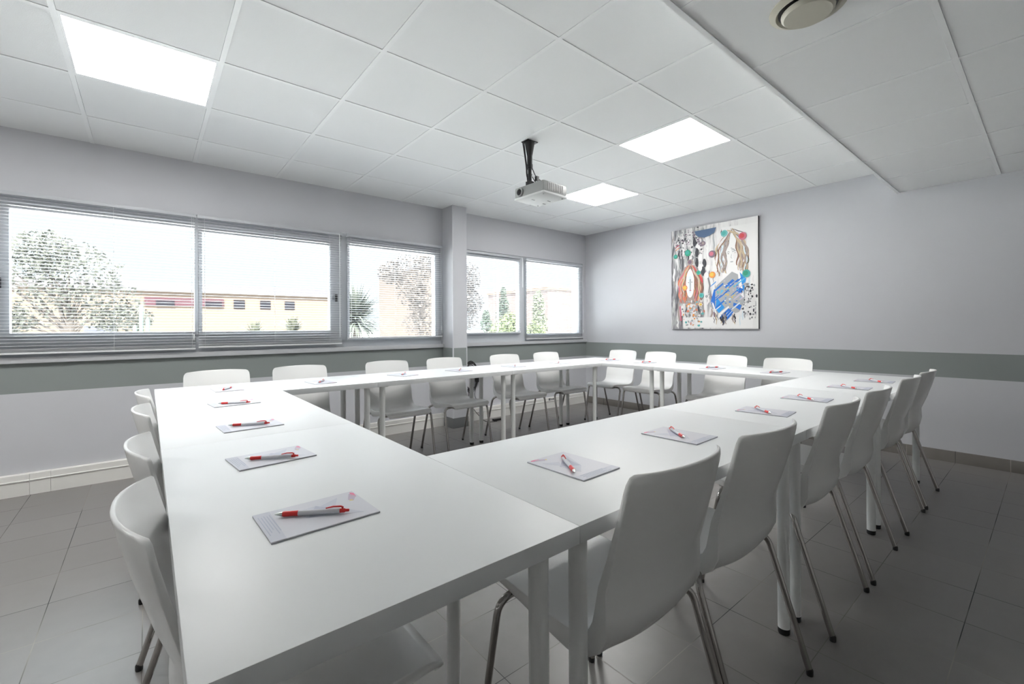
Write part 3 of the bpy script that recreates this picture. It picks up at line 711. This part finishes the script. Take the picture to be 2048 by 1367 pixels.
# figure with wavy blonde hair on the right
bm = BM(); rp = random.Random(4)
def hair(bm, cx, y0, y1, win, wout, cols, dark, n, amp, w):
    for s_ in (-1, 1):
        for k in range(n):
            q = rp.random(); top = rp.uniform(0, 30); L = y1 - rp.uniform(0, .22) * (y1 - y0); ph = rp.uniform(0, 6); pts = []
            for i in range(18):
                t_ = i / 17; sh = min(1, (math.sin(min(t_ * 2.4, 1.57))) ) * (1 - .12 * t_ * t_)
                pts.append((cx + s_ * (6 + (win + q * (wout - win)) * sh) + amp * math.sin(t_ * 15 + ph) * min(1, t_ * 4), y0 + top + (L - y0 - top) * t_))
            stroke(bm, pts, w * rp.uniform(.6, 1.3), rp.choice(cols))
            if k % 3 == 0: stroke(bm, [(a + w * .4, b + 4) for a, b in pts], 5.5, rp.choice(dark))
poly(bm, [(575, 200), (640, 110), (760, 95), (880, 190), (905, 420), (880, 560), (600, 560), (560, 380)], 'pale')
blob(bm, 728, 330, 72, 205, 'white', 24, .02); poly(bm, [(690, 500), (780, 490), (800, 620), (740, 680), (660, 600)], 'white')
hair(bm, 728, 85, 600, 62, 172, ['sand', 'taupe', 'olive', 'sand', 'brown', 'sand', 'taupe', 'pale', 'ice'], ['dark', 'dark', 'brown'], 30, 11, 22)
stroke(bm, wavy(680, 100, 800, 160, 4, 6), 22, 'sand'); stroke(bm, wavy(740, 95, 850, 150, 4, 6), 8, 'dark')
for (x, y, w) in ((692, 345, 26), (762, 340, 26)): stroke(bm, [(x - w / 2, y), (x, y - 7), (x + w / 2, y)], 9, 'grey')
for (x, y) in ((692, 360), (762, 356)): blob(bm, x, y, 9, 5, 'mid', 10)
stroke(bm, [(728, 365), (720, 405), (732, 415)], 6, 'grey'); blob(bm, 728, 452, 18, 6, 'grey', 12)
for k in range(7): stroke(bm, [(760 + k * 5, 320 + k * 8), (720 + 6 * k, 300 + k * 22)], 10, rp.choice(['grey', 'pale', 'ice']))
obj('blonde_figure', bm, pm, art, sharp=None)
# patterned blue garment
bm = BM(); rp = random.Random(9)
poly(bm, [(480, 930), (560, 700), (730, 560), (800, 600), (880, 700), (860, 900), (800, 1000), (640, 1050), (560, 1000)], 'grey')
for pts, c in (([(490, 880), (530, 740), (545, 740), (540, 1000)], 'blue'), ([(545, 960), (560, 830), (650, 950), (585, 1010)], 'blue2'), ([(800, 560), (880, 650), (850, 800), (820, 720)], 'blue2'), ([(790, 550), (810, 555), (855, 830), (815, 820)], 'white'),
               ([(640, 720), (730, 640), (760, 660), (665, 735)], 'blue'), ([(590, 1060), (690, 960), (755, 1010), (640, 1120)], 'blue'), ([(575, 1020), (690, 935), (700, 950), (590, 1045)], 'white'), ([(745, 900), (830, 930), (815, 985), (740, 935)], 'blue'),
               ([(610, 745), (640, 760), (600, 800)], 'sky'), ([(560, 760), (600, 770), (570, 800)], 'teal2'), ([(780, 720), (850, 760), (830, 800), (780, 780)], 'blue'), ([(500, 880), (520, 890), (560, 1010), (540, 1010)], 'white')): poly(bm, pts, c)
for k in range(3): stroke(bm, [(612 + 30 * k, 1072 + 12 * k), (706 + 24 * k, 975 + 16 * k)], 7, 'ice')
for k in range(26):
    x = rp.uniform(520, 840); y = rp.uniform(640, 1010); L = rp.uniform(25, 60); stroke(bm, [(x - L, y + L * .8), (x, y), (x + L, y - L * .8)], rp.uniform(8, 20), rp.choice(['blue', 'blue2', 'pale', 'ice', 'blue', 'lilac', 'grey', 'sky']))
for k in range(42): 
    x = rp.uniform(640, 820); y = rp.uniform(650, 920); a = rp.uniform(0, 3)
    blob(bm, x, y, rp.uniform(7, 18), rp.uniform(5, 10), rp.choice(['blue', 'blue2', 'sky', 'teal2', 'gold', 'ice', 'grey', 'blue', 'lilac']), 4, .1, a)
for k in range(90):
    x = rp.gauss(905, 38); y = rp.uniform(700, 1080); blob(bm, x, y, rp.uniform(4, 12), rp.uniform(5, 18), rp.choice(['dark', 'mid', 'white', 'grey', 'dark', 'white']), 6, .4)
for k in range(22): x = rp.uniform(520, 760); stroke(bm, wavy(x, rp.uniform(1000, 1060), x + 10, rp.uniform(1080, 1150), 6, 6, k), rp.uniform(8, 20), rp.choice(['mid', 'taupe', 'dark', 'white', 'sand']))
obj('blue_garment', bm, pm, art, sharp=None)
# figure with red hair on the left
bm = BM(); rp = random.Random(21)
poly(bm, [(110, 560), (180, 450), (300, 440), (380, 560), (400, 800), (330, 900), (100, 880)], 'taupe')
hair(bm, 248, 425, 890, 50, 150, ['coral', 'rose', 'coral', 'red', 'orange', 'sand', 'coral', 'lilac', 'brown'], ['brown', 'red', 'dark'], 30, 9, 20)
blob(bm, 245, 650, 52, 165, 'white', 20, .03); poly(bm, [(225, 570), (262, 565), (258, 760), (232, 770)], 'ice'); poly(bm, [(240, 600), (256, 600), (254, 730), (242, 735)], 'grey')
blob(bm, 226, 640, 9, 5, 'mid', 8); blob(bm, 268, 638, 9, 5, 'mid', 8); blob(bm, 248, 735, 14, 6, 'rose', 8)
for k in range(110): blob(bm, rp.gauss(270, 55), rp.uniform(860, 1150), rp.uniform(5, 18), rp.uniform(5, 16), rp.choice(['lilac', 'grey', 'grey', 'teal2', 'coral', 'pale', 'mid', 'grey', 'orange', 'white']), 6, .4)
poly(bm, [(110, 920), (125, 910), (140, 1090), (118, 1090)], 'rose')
obj('red_haired_figure', bm, pm, art, sharp=None)
bm = bgm; rp = random.Random(2)
poly(bm, [(305, 90 - 40), (560, 45), (540, 100), (480, 128), (420, 140), (350, 120), (320, 95)], 'navy')
for (x, y, r_, c, c2) in ((650, 130, 38, 'teal2', 'teal'), (845, 190, 42, 'rose', 'red'), (218, 290, 38, 'green', 'teal'), (62, 315, 26, 'green', 'teal'), (510, 340, 40, 'plum', 'rose'), (250, 405, 38, 'taupe', 'plum'), (410, 205, 26, 'plum', 'taupe'),
                          (512, 575, 36, 'orange', 'gold'), (350, 535, 26, 'teal', 'green'), (882, 595, 42, 'teal', 'green'), (385, 800, 28, 'teal2', 'teal'), (375, 905, 34, 'taupe', 'gold'), (180, 700, 34, 'coral', 'gold'), (445, 815, 15, 'mid', 'grey')):
    blob(bm, x, y, r_, r_, c, 22); blob(bm, x - r_ * .15, y - r_ * .1, r_ * .62, r_ * .6, c2, 18)
for k in range(3): stroke(bm, [(60, 225 - k * 16 + 20), (110, 195 - k * 16 + 20)], 9, ('orange', 'white', 'red')[k])
for k in range(6): a = k * math.pi / 3; blob(bm, 180 + 18 * math.cos(a), 700 + 18 * math.sin(a), 8, 8, 'gold', 8); blob(bm, 375 + 20 * math.cos(a), 905 + 20 * math.sin(a), 7, 7, 'pale', 8)
obj('background_strokes', bgm, pm, art, sharp=None)

# ---------------------------------------------------------------- outside
gm = mat('outside_ground', (0.80, 0.79, 0.77), 0.9, noise=0.05, nscale=0.4)
bm = BM(); v = [bm.verts.new(p) for p in ((-60, YW + T + 0.02, -0.05), (110, YW + T + 0.02, -0.05), (110, 140, -0.05), (-60, 140, -0.05))]; bm.faces.new(v)
for f in bm.faces: f.normal_update()
o = obj('ground', bm, gm, kind='structure', sharp=None); o.name = 'floor_outside'
cream = mat('cream_render', (0.042, 0.030, 0.021), 0.9, noise=0.03, nscale=.6); roofm = mat('roof_fascia', (0.024, 0.023, 0.028), 0.8); dk = mat('dark_opening', (0.004, 0.004, 0.006), 0.5, spec=0.1); mauvem = mat('mauve_panel', (0.026, 0.012, 0.015), 0.8, spec=0.1)
brick = mat('pinkish_cladding', (0.043, 0.031, 0.029), 0.9, noise=.04, nscale=.5)
t = thing('office_building', 'long low cream building seen through left windows', 'building', (0, 35, 0))
bxobj('walls', (-14, 0, -0.05), (10.6, 9, 3.45), cream, t); bxobj('roof_edge', (-14.3, -0.3, 3.45), (10.9, 9.3, 4.0), roofm, t)
bm = BM(); box(bm, (-0.15, -0.12, 2.55), (3.9, 0.0, 3.05)); obj('recessed_panel', bm, mauvem, t)
for x0, w in ((0.4, .9), (2.9, .9)): bxobj('window_opening', (x0, -0.16, 2.52), (x0 + w, -0.05, 2.85), dk, t)
for x in (4.8, 6.37, 7.93): bxobj('window_opening', (x - .32, -0.06, 2.45), (x + .32, 0.03, 3.02), dk, t)
t = thing('industrial_building', 'tall pinkish box building seen through the far right window', 'building', (0, 45, 0))
bxobj('walls', (43.3, 0, -0.05), (62, 14, 6.3), brick, t); bxobj('parapet', (43.1, -0.2, 6.3), (62.2, 14.2, 6.7), cream, t)
t = thing('beige_house', 'beige house wall glimpsed left of the pillar through branches', 'building', (0, 30, 0))
bxobj('walls', (15.9, 0, -0.05), (19.0, 8, 5.6), cream, t); bxobj('roof_edge', (15.8, -0.1, 5.6), (19.1, 8.1, 5.75), roofm, t)
o = bxobj('information_board', (-1.45, 18.0, 0.45), (-0.72, 18.08, 1.22), mat('blue_grey_board', (0.014, 0.016, 0.028), 0.6)); tag(o, 'small dark blue-grey board outside behind left window pane', 'board')
bm = BM(); box(bm, (-2.4, 17.9, -0.05), (-0.2, 17.98, 0.95)); o = obj('garden_fence', bm, mat('yellow_green_fence', (0.050, 0.050, 0.018), 0.8)); tag(o, 'low yellow-green fence panel outside by the blue-grey board', 'fence')
leafm = {k: mat('leaf_' + k, c, 0.75) for k, c in dict(olive=(0.026, 0.029, 0.022), yucca=(0.027, 0.034, 0.026), bare=(0.030, 0.025, 0.022), green=(0.045, 0.060, 0.022), conifer=(0.016, 0.028, 0.018), poplar=(0.050, 0.060, 0.036), twig=(0.018, 0.016, 0.016), pale=(0.050, 0.053, 0.034), agave=(0.028, 0.042, 0.036)).items()}
barkm = mat('bark', (0.022, 0.018, 0.015), 0.9)
def plant(name, label, cat, loc, blobs, n, size, mk, trunk_h=1.0, seed=1, long=1.0, group=None, branches=0):
    t = thing(name, label, cat, loc, 0, group); rr = random.Random(seed)
    bm = BM()
    for k in range(n):
        cx, cy, cz, rx, ry, rz = rr.choice(blobs)
        while True:
            p = Vector((rr.uniform(-1, 1), rr.uniform(-1, 1), rr.uniform(-1, 1)))
            if p.length < 1 and rr.random() < 0.35 + p.length: break
        c = Vector((cx + p.x * rx, cy + p.y * ry, cz + p.z * rz))
        d = Vector((rr.gauss(0, 1), rr.gauss(0, 1), rr.gauss(0, 1))).normalized(); e = d.orthogonal().normalized(); e = (Matrix.Rotation(rr.uniform(0, 6), 3, d) @ e)
        s = size * rr.uniform(.6, 1.3)
        bm.faces.new([bm.verts.new(c + q) for q in (-d * s * long, e * s * .5, d * s * long, -e * s * .5)])
    obj('foliage', bm, leafm[mk], t, sharp=None)
    bm = BM(); tube(bm, [(0, 0, -0.05), (0.04, 0, trunk_h * .5), (0, 0.05, trunk_h)], [0.09, 0.07, 0.04], 8)
    for k in range(branches):
        cx, cy, cz, rx, ry, rz = rr.choice(blobs); e = Vector((cx + rr.uniform(-.8, .8) * rx, cy, cz + rr.uniform(-.2, .9) * rz))
        s0 = Vector((0, 0, trunk_h * rr.uniform(.5, 1))); mid = (s0 + e) / 2 + Vector((rr.uniform(-.2, .2), 0, rr.uniform(0, .25)))
        tube(bm, [s0, mid, e], [0.03, 0.02, 0.006], 5)
    obj('trunk', bm, barkm, t); return t
plant('olive_tree', 'bushy grey-green tree outside leftmost window pane', 'tree', (-1.35, 14, 0), [(-.75, 0, 1.9, .75, .7, .9), (.1, 0, 2.35, .85, .7, .75), (.55, .1, 1.7, .8, .6, .6), (-.4, 0, 2.8, .6, .5, .5), (.9, 0, 1.35, .6, .5, .35), (-1.0, 0, 1.3, .5, .5, .35)], 5200, .045, 'olive', 1.6, 2, 1.3, branches=24)
def rosette(name, label, cat, loc, n, L, mk, w=0.03, seed=3, h=0.4, group=None):
    t = thing(name, label, cat, loc, 0, group); rr = random.Random(seed); bm = BM()
    for k in range(n):
        a = rr.uniform(0, 6.283); el = rr.uniform(-0.5, 1.5); d = Vector((math.cos(a) * math.cos(el), math.sin(a) * math.cos(el), math.sin(el))); l = L * rr.uniform(.7, 1.1)
        e = d.cross(Vector((0, 0, 1))).normalized() * w; o_ = Vector((0, 0, h)) + d * 0.05; mid = o_ + d * l * .5; tip = o_ + d * l - Vector((0, 0, .18 * l))
        a1, a2, b1, b2, c1 = [bm.verts.new(q) for q in (o_ - e, o_ + e, mid - e, mid + e, tip)]
        bm.faces.new((a1, a2, b2, b1)); bm.faces.new((b1, b2, c1))
    obj('leaves', bm, leafm[mk], t, sharp=None)
    bm = BM(); tube(bm, [(0, 0, -0.05), (0, 0, h)], [0.13, 0.10], 10); obj('stem', bm, barkm, t); return t
rosette('yucca_plant', 'large spiky yucca outside behind the frame post between windows', 'plant', (4.35, 12, 0), 420, 1.15, 'yucca', .026, 3, 1.30)
rosette('yucca_plant', 'pale low spiky bush outside left of the large yucca', 'plant', (3.35, 14.5, 0), 160, 0.65, 'pale', .025, 4, 0.95)
rosette('yucca_plant', 'pale feathery plant outside behind second pane, farther left', 'plant', (2.15, 13.2, 0), 120, 0.55, 'pale', .02, 6, 0.9)
rosette('agave_plant', 'small agave outside at the bottom of the leftmost pane', 'plant', (0.62, 12.9, 0), 40, 0.5, 'agave', .045, 8, 0.65)
bm = BM()
for (x, h_) in ((0, 1.62), (.10, 1.35), (-.1, 1.2)): tube(bm, [(x, 0, -0.05), (x, 0, h_ - .05), (x, 0, h_)], [0.04, 0.04, 0.015], 10)
o = obj('column_cactus', bm, leafm['agave']); o.location = (-0.10, 12.0, 0); tag(o, 'upright column cactus outside beside the agave', 'cactus')
plant('leafy_tree', 'twiggy small-leaved tree outside left of the pillar', 'tree', (5.75, 11, 0), [(-.25, 0, 2.45, .45, .6, .9), (.25, 0, 1.8, .55, .6, .9), (-.85, 0, 2.55, .30, .4, .30), (.1, 0, 1.2, .6, .6, .4), (.3, 0, 2.9, .4, .5, .4)], 3600, .042, 'bare', 2.0, 12, 1.0, branches=50)
plant('leafy_tree', 'dark twiggy branches outside just right of the pillar', 'tree', (7.25, 11.2, 0), [(.0, 0, 2.1, .45, .5, .8), (.25, 0, 2.6, .35, .4, .5), (.1, 0, 1.4, .45, .4, .4), (.35, 0, 1.85, .35, .4, .4)], 1900, .042, 'twig', 2.0, 22, 1.2, branches=36)
plant('hedge_bush', 'green hedge bush outside right of the pillar', 'shrub', (12.35, 15.5, 0), [(0, 0, .6, .85, .8, 1.0), (.4, 0, .9, .5, .8, 1.0)], 2600, .08, 'green', .8, 15)
plant('hedge_bush', 'low green bush outside at left of the far corner window', 'shrub', (14.1, 15.5, 0), [(0, 0, .6, .55, .6, .8)], 1300, .07, 'green', .6, 25)
plant('conifer_tree', 'dark slender conifer outside right of the lamp post', 'tree', (15.35, 19.5, 0), [(0, 0, 1.7, .50, .4, .6), (0, 0, 2.3, .34, .3, .55), (0, 0, 2.9, .16, .15, .5)], 1700, .07, 'conifer', 2.4, 16, group='conifers beyond the hedge')
plant('conifer_tree', 'short dark conifer outside left of the lamp post', 'tree', (14.45, 19.9, 0), [(0, 0, 1.3, .34, .3, .5), (0, 0, 1.7, .20, .2, .4)], 800, .07, 'conifer', 1.6, 17, group='conifers beyond the hedge')
plant('poplar_tree', 'pale slim poplar outside the far right window', 'tree', (20.3, 22.0, 0), [(0, 0, 2.4, .45, .4, 1.2), (0.1, 0, 1.2, .6, .5, 1.0)], 2200, .10, 'poplar', 2.8, 18)
t = thing('lamp_post', 'thin street lamp post outside right of pillar', 'lamp post', (14.25, 18.6, 0))
bm = BM(); tube(bm, [(0, 0, -0.05), (0, 0, 3.95)], [.06, .04], 10); obj('post', bm, 'alu', t)
bm = BM(); box(bm, (-0.4, -.08, 3.92), (0.4, .08, 4.0)); obj('lamp_head', bm, 'alu', t)
bpy.context.view_layer.update()
